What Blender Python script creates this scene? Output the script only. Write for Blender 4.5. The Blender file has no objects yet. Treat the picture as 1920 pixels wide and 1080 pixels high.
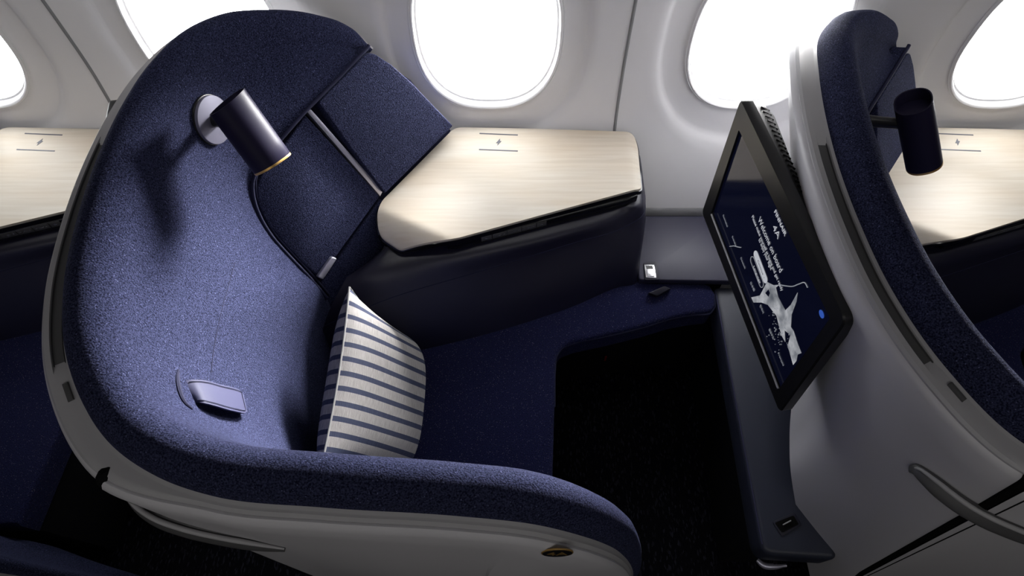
import bpy, bmesh, math, random
import numpy as np
from mathutils import Vector, Matrix
from mathutils.bvhtree import BVHTree

S = bpy.context.scene
COL = S.collection
PITCH = 1.22          # distance from one seat to the next along the cabin (metres)

# ------------------------------------------------------------------ camera, sky, light, exposure
CAM = Vector((0.0, 0.0, 2.0))
cd = bpy.data.cameras.new('camera'); cam = bpy.data.objects.new('camera', cd); COL.objects.link(cam)
cam.location = CAM; cam.rotation_euler = (math.radians(30), 0, 0)
cd.sensor_width = 36; cd.lens = 22.5; cd.clip_start = 0.02
S.camera = cam

W = bpy.data.worlds.new('sky'); S.world = W; W.use_nodes = True
W.node_tree.nodes['Background'].inputs[0].default_value = (0.96, 0.98, 1.0, 1)
W.node_tree.nodes['Background'].inputs[1].default_value = 10.0

def area(name, loc, size, target, power, portal=False, color=(1, 1, 1), spread=None):
    l = bpy.data.lights.new(name, 'AREA'); l.shape = 'RECTANGLE'; l.size, l.size_y = size
    l.energy = power; l.color = color
    o = bpy.data.objects.new(name, l); COL.objects.link(o); o.location = loc
    o.rotation_euler = (Vector(target) - Vector(loc)).to_track_quat('-Z', 'Y').to_euler()
    if spread: l.spread = math.radians(spread)
    if portal: l.cycles.is_portal = True
    return o
WINX = [-0.059 + 0.665 * k for k in (-2, -1, 0, 1, 2)]
for k, x in enumerate(WINX):
    area('window_daylight', (x, 1.36, 0.985), (0.36, 0.44), (x, 0, 0.985), 1, True)
# added beam lights outside the windows, aimed at the inside of the seats
area('added_window_beam', (0.62, 2.5, 1.03), (1.1, 0.34), (-0.45, 0.48, 0.90), 58.0, color=(1, 0.99, 0.98), spread=48)
area('added_window_beam', (0.62 + PITCH, 2.5, 1.03), (1.1, 0.34), (-0.45 + PITCH, 0.48, 0.90), 40.0, color=(1, 0.99, 0.98), spread=48)
# added fill lights, out of view: a strip for the sidewall, one over the aisle
area('sidewall_fill', (0, 0.86, 1.98), (5.0, 0.08), (0, 1.20, 0.95), 2.6, color=(1, 0.985, 0.97), spread=75)
area('aisle_fill', (0.1, -1.0, 2.28), (4.2, 0.5), (0.1, 0.15, 0.6), 10.5, color=(1, 0.97, 0.94))

S.view_settings.view_transform = 'Standard'; S.view_settings.look = 'None'
S.view_settings.gamma = 1; S.view_settings.exposure = 0.0
S.view_settings.use_curve_mapping = False

# ------------------------------------------------------------------ helpers
def at(u, v, z=None, y=None, plane=None):
    """point of the place seen in photo pixel (u, v) on a height, a depth or a plane (p0, n)"""
    a = (540 - v) / 1200
    r = Vector(((u - 960) / 1200, 0.5 + a * 0.8660254, -0.8660254 + a * 0.5))
    if z is not None: t = (z - CAM.z) / r.z
    elif y is not None: t = y / r.y
    else: t = (plane[0] - CAM).dot(plane[1]) / r.dot(plane[1])
    return CAM + r * t

def cr(keys, n):
    """Catmull-Rom through rows of keys, n samples, chord parameter of the first three columns"""
    K = np.array(keys, float); m = len(K)
    d = np.maximum(np.linalg.norm(np.diff(K[:, :3], axis=0), axis=1), 1e-5)
    t = np.concatenate([[0], np.cumsum(d)])
    return cr_at(K, t, np.linspace(0, t[-1], n))

def cr_at(K, t, T):
    m = len(K); out = np.zeros((len(T), K.shape[1]))
    tan = np.zeros_like(K)
    for i in range(m):
        if i == 0: tan[i] = (K[1] - K[0]) / (t[1] - t[0])
        elif i == m - 1: tan[i] = (K[-1] - K[-2]) / (t[-1] - t[-2])
        else:
            a = (K[i] - K[i-1]) / (t[i] - t[i-1]); b = (K[i+1] - K[i]) / (t[i+1] - t[i])
            w = (t[i] - t[i-1]) / (t[i+1] - t[i-1]); tan[i] = a * (1 - w) + b * w
    for k, x in enumerate(T):
        i = min(max(np.searchsorted(t, x) - 1, 0), m - 2)
        h = t[i+1] - t[i]; s = (x - t[i]) / h
        out[k] = ((2*s**3 - 3*s**2 + 1) * K[i] + (s**3 - 2*s**2 + s) * h * tan[i]
                  + (-2*s**3 + 3*s**2) * K[i+1] + (s**3 - s**2) * h * tan[i+1])
    return out

def link(name, me, mat, parent=None, smooth=True):
    o = bpy.data.objects.new(name, me); COL.objects.link(o)
    if mat: me.materials.append(mat)
    if smooth:
        for p in me.polygons: p.use_smooth = True
        me.set_sharp_from_angle(angle=math.radians(38))
    if parent:
        o.parent = parent
        o.matrix_parent_inverse = Matrix.Translation(-parent.location)
    return o

def from_bm(name, bm, mat, parent=None, smooth=True, recalc=True):
    if recalc: bmesh.ops.recalc_face_normals(bm, faces=bm.faces)
    me = bpy.data.meshes.new(name); bm.to_mesh(me); bm.free()
    return link(name, me, mat, parent, smooth)

def grid_bm(P, closed_u=False, closed_v=False, bm=None):
    bm = bm or bmesh.new()
    V = [[bm.verts.new(p) for p in row] for row in P]
    n, m = len(V), len(V[0])
    for i in range(n if closed_u else n - 1):
        for j in range(m if closed_v else m - 1):
            q = [V[i][j], V[(i+1) % n][j], V[(i+1) % n][(j+1) % m], V[i][(j+1) % m]]
            try: bm.faces.new(q)
            except ValueError: pass
    return bm

def tube_bm(pts, r, seg=8, bm=None, cap=True, flat=1.0, up=None):
    bm = bm or bmesh.new()
    P = [Vector(p) for p in pts]; rings = []
    N = Vector(up) if up else None
    for i, p in enumerate(P):
        t = (P[min(i+1, len(P)-1)] - P[max(i-1, 0)]).normalized()
        if N is None: N = t.orthogonal()
        n = (N - t * N.dot(t)).normalized(); b = t.cross(n); N = n
        rr = r[i] if hasattr(r, '__len__') else r
        rings.append([p + n * rr * math.cos(a) + b * rr * flat * math.sin(a)
                      for a in [2 * math.pi * k / seg for k in range(seg)]])
    V = [[bm.verts.new(p) for p in row] for row in rings]
    for i in range(len(V) - 1):
        for j in range(seg):
            bm.faces.new([V[i][j], V[i][(j+1) % seg], V[i+1][(j+1) % seg], V[i+1][j]])
    if cap:
        bm.faces.new(V[0][::-1]); bm.faces.new(V[-1])
    return bm

def slab_bm(poly, back, bevel=0.004, segs=3, only_front=False, bm=None):
    """polygon front face extruded by vector back, edges rounded"""
    bm = bm or bmesh.new(); back = Vector(back)
    vs = [bm.verts.new(p) for p in poly]; f = bm.faces.new(vs)
    f.normal_update()
    if f.normal.dot(back) > 0: f.normal_flip()
    r = bmesh.ops.extrude_face_region(bm, geom=[f])
    nv = [g for g in r['geom'] if isinstance(g, bmesh.types.BMVert)]
    for v in nv: v.co += back          # extruded copy becomes the back
    bm.normal_update()
    fe = [e for e in bm.edges if all(v in vs for v in e.verts)]
    be = [e for e in bm.edges if all(v in nv for v in e.verts)]
    es = fe if only_front else fe + be
    if bevel > 0:
        bmesh.ops.bevel(bm, geom=es, offset=bevel, segments=segs, profile=0.5, affect='EDGES', clamp_overlap=True)
    return bm

def box_bm(c, ex, ey, ez, bevel=0.0, bm=None):
    """box at centre c with half-axis vectors"""
    c, ex, ey, ez = map(Vector, (c, ex, ey, ez))
    poly = [c - ex - ey + ez, c + ex - ey + ez, c + ex + ey + ez, c - ex + ey + ez]
    return slab_bm(poly, ez * -2, bevel, 2, bm=bm)

def round_poly(pts, rad, seg=6):
    """round the corners of a closed 3D polygon; rad one number or one per corner"""
    P = [Vector(p) for p in pts]; out = []
    for i, p in enumerate(P):
        a = P[i-1] - p; b = P[(i+1) % len(P)] - p
        r = rad[i] if hasattr(rad, '__len__') else rad
        r = min(r, a.length * 0.48, b.length * 0.48)
        if r < 1e-4: out.append(p); continue
        A = p + a.normalized() * r; B = p + b.normalized() * r
        for k in range(seg + 1):
            s = k / seg; out.append(A * (1-s)**2 + p * 2*s*(1-s) + B * s**2)
    return out

def thing(name, label, cat, loc, group=None):
    o = bpy.data.objects.new(name, None); COL.objects.link(o); o.location = loc
    o.empty_display_size = 0.05
    o['label'] = label; o['category'] = cat
    if group: o['group'] = group
    return o
def tag(o, label, cat, group=None):
    o['label'] = label; o['category'] = cat
    if group: o['group'] = group
    return o
def struct(o): o['kind'] = 'structure'; return o

def copy_thing(root, dx, label):
    def rec(o, par):
        c = o.copy(); COL.objects.link(c)
        if par: c.parent = par; c.matrix_parent_inverse = o.matrix_parent_inverse.copy()
        for ch in o.children: rec(ch, c)
        return c
    c = rec(root, None); c.location.x += dx; c['label'] = label
    return c

def text_obj(name, body, size, origin, xd, yd, mat, parent, extrude=0.0002, align='LEFT', stretch=1.0, width=None, off=0.0):
    cu = bpy.data.curves.new(name, 'FONT'); cu.body = body; cu.size = size; cu.align_x = align
    cu.extrude = extrude; cu.offset = off; cu.resolution_u = 3
    t = bpy.data.objects.new(name, cu); COL.objects.link(t)
    bpy.context.view_layer.update()
    me = bpy.data.meshes.new_from_object(t.evaluated_get(bpy.context.evaluated_depsgraph_get()))
    bpy.data.objects.remove(t); bpy.data.curves.remove(cu)
    xs = [v.co.x for v in me.vertices] or [0, 1]
    k = width / (max(xs) - min(xs)) if width else stretch
    xd = Vector(xd).normalized(); yd = Vector(yd); yd = (yd - xd * yd.dot(xd)).normalized(); zd = xd.cross(yd)
    o0 = Vector(origin)
    for v in me.vertices: v.co = o0 + xd * (v.co.x * k) + yd * v.co.y + zd * v.co.z
    me.materials.clear()
    return link(name, me, mat, parent, smooth=False)

# ------------------------------------------------------------------ materials
def mat(name, color, rough=0.5, metal=0.0, spec=0.5, coat=0.0, sheen=0.0, emit=None):
    m = bpy.data.materials.new(name); m.use_nodes = True
    b = m.node_tree.nodes['Principled BSDF']
    b.inputs['Base Color'].default_value = (*color, 1); b.inputs['Roughness'].default_value = rough
    b.inputs['Metallic'].default_value = metal; b.inputs['Specular IOR Level'].default_value = spec
    b.inputs['Coat Weight'].default_value = coat; b.inputs['Sheen Weight'].default_value = sheen
    if emit: b.inputs['Emission Color'].default_value = (*emit[0], 1); b.inputs['Emission Strength'].default_value = emit[1]
    return m
def nodes(m): return m.node_tree.nodes, m.node_tree.links, m.node_tree.nodes['Principled BSDF']
def add_bump(m, scale, strength, dist=0.001, stretch=(1, 1, 1), detail=2, kind='NOISE'):
    N, L, b = nodes(m)
    tc = N.new('ShaderNodeTexCoord'); mp = N.new('ShaderNodeMapping'); mp.inputs['Scale'].default_value = stretch
    tx = N.new('ShaderNodeTexNoise' if kind == 'NOISE' else 'ShaderNodeTexVoronoi')
    tx.inputs['Scale'].default_value = scale
    if kind == 'NOISE': tx.inputs['Detail'].default_value = detail
    bp = N.new('ShaderNodeBump'); bp.inputs['Strength'].default_value = strength; bp.inputs['Distance'].default_value = dist
    L.new(tc.outputs['Object'], mp.inputs[0]); L.new(mp.outputs[0], tx.inputs['Vector'])
    L.new(tx.outputs[0], bp.inputs['Height']); L.new(bp.outputs[0], b.inputs['Normal'])
    return tc, mp, tx, bp

def fabric(name, dark, light, fleck, scale=330, fleckscale=260, fleck_t=0.985, stretch=(1, 1, 1)):
    m = mat(name, light, 0.95, spec=0.08, sheen=0.04); N, L, b = nodes(m)
    b.inputs['Sheen Tint'].default_value = (0.45, 0.5, 0.9, 1)
    tc, mp, tx, bp = add_bump(m, scale, 0.9, 0.0022, stretch, 3)
    rp = N.new('ShaderNodeValToRGB')
    rp.color_ramp.elements[0].position = 0.36; rp.color_ramp.elements[0].color = (*dark, 1)
    rp.color_ramp.elements[1].position = 0.64; rp.color_ramp.elements[1].color = (*light, 1)
    L.new(tx.outputs[0], rp.inputs[0])
    vo = N.new('ShaderNodeTexVoronoi'); vo.inputs['Scale'].default_value = fleckscale
    L.new(tc.outputs['Object'], vo.inputs['Vector'])
    sp = N.new('ShaderNodeSeparateColor'); L.new(vo.outputs['Color'], sp.inputs[0])
    gt = N.new('ShaderNodeMath'); gt.operation = 'GREATER_THAN'; gt.inputs[1].default_value = fleck_t
    L.new(sp.outputs[0], gt.inputs[0])
    mx = N.new('ShaderNodeMix'); mx.data_type = 'RGBA'
    L.new(gt.outputs[0], mx.inputs['Factor']); L.new(rp.outputs[0], mx.inputs[6])
    mx.inputs[7].default_value = (*fleck, 1)
    L.new(mx.outputs[2], b.inputs['Base Color'])
    return m

M = {}
M['wool'] = fabric('navy_wool', (0.004, 0.0045, 0.016), (0.038, 0.043, 0.092), (0.10, 0.11, 0.20), 420, 700, 0.992)
M['seat'] = fabric('seat_fabric', (0.005, 0.0055, 0.020), (0.022, 0.025, 0.080), (0.14, 0.13, 0.17), 500, 800, 0.985)
M['pipe'] = mat('piping_fabric', (0.014, 0.015, 0.040), 0.8, spec=0.2); add_bump(M['pipe'], 500, 0.4)
M['leather'] = mat('navy_leather', (0.012, 0.0115, 0.026), 0.38, spec=0.5); add_bump(M['leather'], 420, 0.12, 0.0006)
M['shelfleather'] = mat('slate_leather', (0.030, 0.029, 0.056), 0.42, spec=0.45); add_bump(M['shelfleather'], 420, 0.12, 0.0006)
M['ottleather'] = mat('footrest_leather', (0.026, 0.030, 0.048), 0.45, spec=0.45); add_bump(M['ottleather'], 420, 0.12, 0.0006)
M['tab'] = mat('lilac_leather', (0.040, 0.041, 0.085), 0.65, spec=0.2); add_bump(M['tab'], 380, 0.15, 0.0006)
M['darktab'] = mat('dark_leather_tab', (0.012, 0.012, 0.026), 0.5); add_bump(M['darktab'], 380, 0.15, 0.0006)
M['shell'] = mat('grey_shell_plastic', (0.53, 0.52, 0.54), 0.42, spec=0.4)
M['band'] = mat('grey_trim_plastic', (0.38, 0.374, 0.384), 0.45, spec=0.4)
M['slot'] = mat('dark_grey_slot', (0.075, 0.074, 0.076), 0.5)
M['black'] = mat('black_plastic', (0.008, 0.008, 0.009), 0.35)
M['gloss'] = mat('gloss_black', (0.006, 0.006, 0.008), 0.12)
M['groove'] = mat('groove_black', (0.004, 0.004, 0.004), 0.8, spec=0.1)
M['lamp'] = mat('lamp_violet_black', (0.013, 0.011, 0.028), 0.40, metal=0.0, spec=0.08)
M['disc'] = mat('lilac_grey_metal', (0.17, 0.165, 0.225), 0.5, metal=0.3)
M['gold'] = mat('warm_brass', (0.62, 0.38, 0.12), 0.35, metal=0.7)
M['alu'] = mat('brushed_aluminium', (0.56, 0.55, 0.66), 0.35, metal=0.7)
M['steel'] = mat('bright_steel', (0.82, 0.82, 0.84), 0.25, metal=0.8)
M['ink'] = mat('grey_ink', (0.055, 0.055, 0.075), 0.5)
M['red'] = mat('red_plastic', (0.20, 0.004, 0.006), 0.5)
M['gasket'] = mat('window_gasket', (0.80, 0.80, 0.80), 0.45)
M['joint'] = mat('joint_grey', (0.22, 0.22, 0.225), 0.5)
M['label'] = mat('placard_black', (0.008, 0.008, 0.010), 0.4)
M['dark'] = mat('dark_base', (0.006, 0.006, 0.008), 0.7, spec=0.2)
M['ceil'] = mat('ceiling_grey', (0.35, 0.35, 0.35), 0.7)
M['farwall'] = mat('cabin_far_panel', (0.10, 0.10, 0.11), 0.7)

m = M['wall'] = mat('sidewall_white', (0.80, 0.79, 0.795), 0.42, spec=0.35); add_bump(m, 900, 0.05, 0.0004)

# carpet
m = M['carpet'] = mat('black_carpet', (0.006, 0.006, 0.008), 0.95, spec=0.05)
N, L, b = nodes(m)
tc, mp, tx, bp = add_bump(m, 160, 1.0, 0.004, (1, 0.35, 1), 2)
vo = N.new('ShaderNodeTexVoronoi'); vo.inputs['Scale'].default_value = 260
L.new(mp.outputs[0], vo.inputs['Vector'])
sp = N.new('ShaderNodeSeparateColor'); L.new(vo.outputs['Color'], sp.inputs[0])
rp = N.new('ShaderNodeValToRGB'); e = rp.color_ramp.elements
e[0].position = 0.80; e[0].color = (0.004, 0.004, 0.006, 1); e[1].position = 1.0; e[1].color = (0.022, 0.022, 0.032, 1)
L.new(sp.outputs[0], rp.inputs[0]); L.new(rp.outputs[0], b.inputs['Base Color'])

# pale ash wood with grain running along the cabin
m = M['wood'] = mat('pale_ash_wood', (0.70, 0.60, 0.47), 0.55, spec=0.3)
N, L, b = nodes(m)
tc = N.new('ShaderNodeTexCoord'); mp = N.new('ShaderNodeMapping'); mp.inputs['Scale'].default_value = (1.6, 30, 30)
n1 = N.new('ShaderNodeTexNoise'); n1.inputs['Scale'].default_value = 3.2; n1.inputs['Detail'].default_value = 6; n1.inputs['Distortion'].default_value = 0.4
mp2 = N.new('ShaderNodeMapping'); mp2.inputs['Scale'].default_value = (1.4, 5, 5)
n2 = N.new('ShaderNodeTexNoise'); n2.inputs['Scale'].default_value = 2.2; n2.inputs['Detail'].default_value = 3
r1 = N.new('ShaderNodeValToRGB'); r1.color_ramp.elements[0].position = 0.3; r1.color_ramp.elements[0].color = (0.545, 0.49, 0.41, 1)
r1.color_ramp.elements[1].position = 0.7; r1.color_ramp.elements[1].color = (0.62, 0.575, 0.50, 1)
r2 = N.new('ShaderNodeValToRGB'); r2.color_ramp.elements[0].position = 0.35; r2.color_ramp.elements[0].color = (1, 1, 1, 1)
r2.color_ramp.elements[1].position = 0.75; r2.color_ramp.elements[1].color = (0.96, 0.88, 0.79, 1)
mx = N.new('ShaderNodeMix'); mx.data_type = 'RGBA'; mx.blend_type = 'MULTIPLY'; mx.inputs['Factor'].default_value = 1
L.new(tc.outputs['Object'], mp.inputs[0]); L.new(mp.outputs[0], n1.inputs['Vector']); L.new(n1.outputs[0], r1.inputs[0])
L.new(tc.outputs['Object'], mp2.inputs[0]); L.new(mp2.outputs[0], n2.inputs['Vector']); L.new(n2.outputs[0], r2.inputs[0])
L.new(r1.outputs[0], mx.inputs[6]); L.new(r2.outputs[0], mx.inputs[7]); L.new(mx.outputs[2], b.inputs['Base Color'])

# window pane: clear acrylic
m = M['pane'] = bpy.data.materials.new('window_acrylic'); m.use_nodes = True
N = m.node_tree.nodes; L = m.node_tree.links; N.remove(N['Principled BSDF'])
tr = N.new('ShaderNodeBsdfTransparent'); gl = N.new('ShaderNodeBsdfGlossy'); gl.inputs['Roughness'].default_value = 0.05
mxs = N.new('ShaderNodeMixShader'); mxs.inputs[0].default_value = 0.06
L.new(tr.outputs[0], mxs.inputs[1]); L.new(gl.outputs[0], mxs.inputs[2]); L.new(mxs.outputs[0], N['Material Output'].inputs[0])

# screen and its printed pixels (they give off light)
M['screen'] = mat('screen_navy', (0.004, 0.005, 0.012), 0.10, emit=((0.0012, 0.0016, 0.0065), 1.0))
M['glyph'] = mat('screen_white', (0.02, 0.02, 0.02), 0.3, emit=((0.60, 0.62, 0.68), 0.75))
M['glyphdim'] = mat('screen_grey', (0.02, 0.02, 0.02), 0.3, emit=((0.30, 0.32, 0.36), 0.75))
M['glyphblue'] = mat('screen_blue', (0.01, 0.01, 0.02), 0.3, emit=((0.03, 0.09, 0.42), 0.9))
m = M['aurora'] = mat('screen_pale_artwork', (0.02, 0.02, 0.02), 0.3, emit=((0.3, 0.31, 0.33), 1.0))
N, L, b = nodes(m); tc = N.new('ShaderNodeTexCoord'); n1 = N.new('ShaderNodeTexNoise'); n1.inputs['Scale'].default_value = 38; n1.inputs['Detail'].default_value = 5
r1 = N.new('ShaderNodeValToRGB'); r1.color_ramp.elements[0].position = 0.3; r1.color_ramp.elements[0].color = (0.09, 0.10, 0.12, 1)
r1.color_ramp.elements[1].position = 0.68; r1.color_ramp.elements[1].color = (0.46, 0.47, 0.50, 1)
L.new(tc.outputs['Object'], n1.inputs['Vector']); L.new(n1.outputs[0], r1.inputs[0]); L.new(r1.outputs[0], b.inputs['Emission Color'])

# striped pillow cloth (stripes across the pillow's own width)
m = M['stripe'] = mat('striped_linen', (0.5, 0.5, 0.5), 0.85, spec=0.15); N, L, b = nodes(m)
tc = N.new('ShaderNodeTexCoord'); uv = N.new('ShaderNodeSeparateXYZ'); L.new(tc.outputs['UV'], uv.inputs[0])
nz = N.new('ShaderNodeTexNoise'); nz.inputs['Scale'].default_value = 5; L.new(tc.outputs['Object'], nz.inputs['Vector'])
ma = N.new('ShaderNodeMath'); ma.operation = 'MULTIPLY_ADD'; ma.inputs[1].default_value = 0.012
L.new(nz.outputs[0], ma.inputs[0]); L.new(uv.outputs[0], ma.inputs[2])
mu = N.new('ShaderNodeMath'); mu.operation = 'MULTIPLY'; mu.inputs[1].default_value = 12.6; L.new(ma.outputs[0], mu.inputs[0])
fr = N.new('ShaderNodeMath'); fr.operation = 'FRACT'; L.new(mu.outputs[0], fr.inputs[0])
gt = N.new('ShaderNodeMath'); gt.operation = 'LESS_THAN'; gt.inputs[1].default_value = 0.34; L.new(fr.outputs[0], gt.inputs[0])
mp = N.new('ShaderNodeMapping'); mp.inputs['Scale'].default_value = (1, 14, 1); L.new(tc.outputs['UV'], mp.inputs[0])
n2 = N.new('ShaderNodeTexNoise'); n2.inputs['Scale'].default_value = 60; n2.inputs['Detail'].default_value = 3; 
mp.inputs['Scale'].default_value = (0.3, 6, 1); L.new(mp.outputs[0], n2.inputs['Vector'])
ra = N.new('ShaderNodeValToRGB'); ra.color_ramp.elements[0].position = 0.3; ra.color_ramp.elements[0].color = (0.185, 0.174, 0.168, 1)
ra.color_ramp.elements[1].position = 0.7; ra.color_ramp.elements[1].color = (0.31, 0.294, 0.285, 1); L.new(n2.outputs[0], ra.inputs[0])
rb = N.new('ShaderNodeValToRGB'); rb.color_ramp.elements[0].color = (0.016, 0.019, 0.040, 1); rb.color_ramp.elements[1].color = (0.045, 0.053, 0.092, 1)
L.new(n2.outputs[0], rb.inputs[0])
mx = N.new('ShaderNodeMix'); mx.data_type = 'RGBA'; L.new(gt.outputs[0], mx.inputs['Factor'])
L.new(ra.outputs[0], mx.inputs[6]); L.new(rb.outputs[0], mx.inputs[7]); L.new(mx.outputs[2], b.inputs['Base Color'])
bp = N.new('ShaderNodeBump'); bp.inputs['Strength'].default_value = 0.25; bp.inputs['Distance'].default_value = 0.001
n3 = N.new('ShaderNodeTexNoise'); n3.inputs['Scale'].default_value = 420; L.new(tc.outputs['Object'], n3.inputs['Vector'])
L.new(n3.outputs[0], bp.inputs['Height']); L.new(bp.outputs[0], b.inputs['Normal'])

# ------------------------------------------------------------------ the cabin (setting)
PROF = [(0.0, 0.95), (0.3, 1.075), (0.42, 1.105), (0.5, 1.135), (0.6, 1.185), (0.72, 1.245), (0.85, 1.272),
        (1.0, 1.28), (1.15, 1.278), (1.35, 1.25), (1.6, 1.18), (1.9, 1.05), (2.15, 0.9), (2.36, 0.75)]
_pz = np.array([p[0] for p in PROF]); _K = np.array([[p[0], p[1], 0] for p in PROF])
def wy(z):
    return float(cr_at(_K[:, 1:2], _pz, [z])[0][0])
_WY = [(z, wy(z)) for z in np.linspace(0, 2.36, 237)]
def wall_y(z):
    f = min(max(z, 0), 2.359) * 100; i = int(f); return _WY[i][1] * (1 - (f - i)) + _WY[i+1][1] * (f - i)

def box_plane(name, pts, m):
    bm = bmesh.new(); bm.faces.new([bm.verts.new(p) for p in pts]); return struct(from_bm(name, bm, m, smooth=False, recalc=False))
X0, X1, YR = -3.2, 3.2, -1.7
box_plane('floor', [(X0, YR, 0), (X1, YR, 0), (X1, 0.97, 0), (X0, 0.97, 0)], M['carpet'])
box_plane('ceiling', [(X0, YR, 2.36), (X0, 0.78, 2.36), (X1, 0.78, 2.36), (X1, YR, 2.36)], M['ceil'])
box_plane('wall_right', [(X0, YR, 0), (X0, YR, 2.36), (X1, YR, 2.36), (X1, YR, 0)], M['farwall'])
for nm, x in (('wall_back', X0), ('wall_front', X1)):
    bm = bmesh.new()
    vs = [bm.verts.new((x, YR, 0))] + [bm.verts.new((x, wall_y(z) + 0.02, z)) for z in np.linspace(0, 2.36, 30)] + [bm.verts.new((x, YR, 2.36))]
    bm.faces.new(vs); struct(from_bm(nm, bm, M['farwall'], smooth=False))

# window wall: a moulded panel round every oval opening
WZ, WA, WB = 0.985, 0.171, 0.207
bm = bmesh.new()
CW = 0.3325; ZB, ZT = 0.50, 1.48
angs = sorted(set([2 * math.pi * k / 112 for k in range(112)]) |
              {math.atan2(sz, sx) % (2 * math.pi) for sx, sz in ((CW, ZT - WZ), (-CW, ZT - WZ), (-CW, ZB - WZ), (CW, ZB - WZ))})
def supere(t, a, b, n=2.5):
    c, s = math.cos(t), math.sin(t); r = (abs(c / a) ** n + abs(s / b) ** n) ** (-1 / n); return r * c, r * s
RING = [(-0.002, 0.070), (-0.002, 0.045), (0.0, 0.004), (0.003, -0.001), (0.006, -0.002), (0.009, 0.001), (0.012, 0.006), (0.018, 0.0085), (0.030, 0.0105),
        (0.050, 0.0135), (0.066, 0.0150), (0.071, 0.0140), (0.076, 0.0100), (0.081, 0.0045), (0.088, 0.0012), (0.102, 0.0)]
for xc in WINX:
    rows = []
    for d, off in RING:
        n = 2.5
        rows.append([(xc + q[0], wall_y(WZ + q[1]) + off, WZ + q[1]) for q in
                     [supere(t, WA + d * 0.93, WB + d * 1.25, n) for t in angs]])
    for f in (0.12, 0.25, 0.4, 0.55, 0.7, 0.85, 1.0):
        row = []
        for t in angs:
            q = supere(t, WA + 0.102 * 0.93, WB + 0.102 * 1.25)
            c, s = math.cos(t), math.sin(t)
            k = min(CW / abs(c) if abs(c) > 1e-6 else 9, ((ZT - WZ) if s > 0 else (WZ - ZB)) / abs(s) if abs(s) > 1e-6 else 9)
            x = q[0] * (1 - f) + k * c * f; z = WZ + q[1] * (1 - f) + k * s * f
            row.append((xc + x, wall_y(z), z))
        rows.append(row)
    grid_bm(rows, closed_v=True, bm=bm)
xa, xb = WINX[0] - CW, WINX[-1] + CW
for za, zb in ((0.0, ZB), (ZT, 2.36)):
    zs = np.linspace(za, zb, 24)
    grid_bm([[(x, wall_y(z), z) for z in zs] for x in np.linspace(xa, xb, 12)], bm=bm)
for xs in ((X0, xa), (xb, X1)):
    zs = np.linspace(0, 2.36, 60)
    grid_bm([[(x, wall_y(z), z) for z in zs] for x in xs], bm=bm)
bmesh.ops.remove_doubles(bm, verts=bm.verts, dist=1e-5)
wl = struct(from_bm('wall_left', bm, M['wall']))
for k, xc in enumerate(WINX):
    bm = bmesh.new()
    y = wall_y(WZ) + 0.055
    bm.faces.new([bm.verts.new((xc + q[0], wall_y(WZ + q[1]) + 0.060, WZ + q[1])) for q in [supere(t, WA + 0.004, WB + 0.004) for t in angs]])
    w = struct(from_bm('window_%d' % (k + 1), bm, M['pane'], smooth=False))
    ring = [(xc + q[0], wall_y(WZ + q[1]) + 0.020, WZ + q[1]) for q in [supere(t, WA - 0.002, WB - 0.002) for t in angs]]
    ring += ring[:2]
    from_bm('window_frame', tube_bm(ring, 0.0045, 6, cap=False), M['gasket'], w)
    lip = [(xc + q[0], wall_y(WZ + q[1]) + 0.003, WZ + q[1]) for q in [supere(t, WA + 0.0105, WB + 0.0125) for t in angs]]
    lip += lip[:2]
    from_bm('window_lip', tube_bm(lip, 0.0014, 6, cap=False), M['gasket'], w)
for k, x in enumerate((-1.055, 0.279, 1.61)):
    zs = np.linspace(0.45, 2.3, 80)
    o = from_bm('trim_%d' % (k + 1), tube_bm([(x, wall_y(z) + 0.001, z) for z in zs], 0.005, 8, flat=0.8), M['joint']); struct(o)
zb = 0.475
bm = bmesh.new()
grid_bm([[(x, wall_y(0.50) - 0.001, 0.502), (x, wall_y(0.5) - 0.005, 0.500), (x, wall_y(0.485) - 0.006, 0.486), (x, wall_y(zb) - 0.002, 0.474)] for x in (X0, X1)], bm=bm)
struct(from_bm('baseboard_left', bm, M['joint']))

# ------------------------------------------------------------------ the seat (built once, then copied forward and aft)
P0 = Vector((-0.328, 0.994, 0.72)); PS = Vector((0.636, 0.771, 0)).normalized(); PN = Vector((0.701, -0.578, 0.416)).normalized()     # the corner panel reclines towards the wall
PL = (P0, PN)
def pp(u, v, off=0.0): return at(u, v, plane=(P0 + PN * off, PN))

seat = thing('business_class_seat', 'navy wool cocoon seat in the middle with striped pillow and placard 4A', 'airplane seat', (-0.25, 0.5, 0.0), 'cocoon seats along the window wall')

PIPE = [(688, 89), (655, 124), (615, 165), (573, 207), (535, 250), (503, 288), (484, 313), (473, 340), (474, 368), (484, 400), (507, 440), (538, 476), (575, 515), (612, 558)]
PIPE3 = [pp(u, v, 0.008) for u, v in PIPE]
pipe_s = cr([tuple(p) for p in PIPE3], 120)
def pipe_at(f):
    return Vector(pipe_s[min(int(round(f * 119)), 119)])

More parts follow.
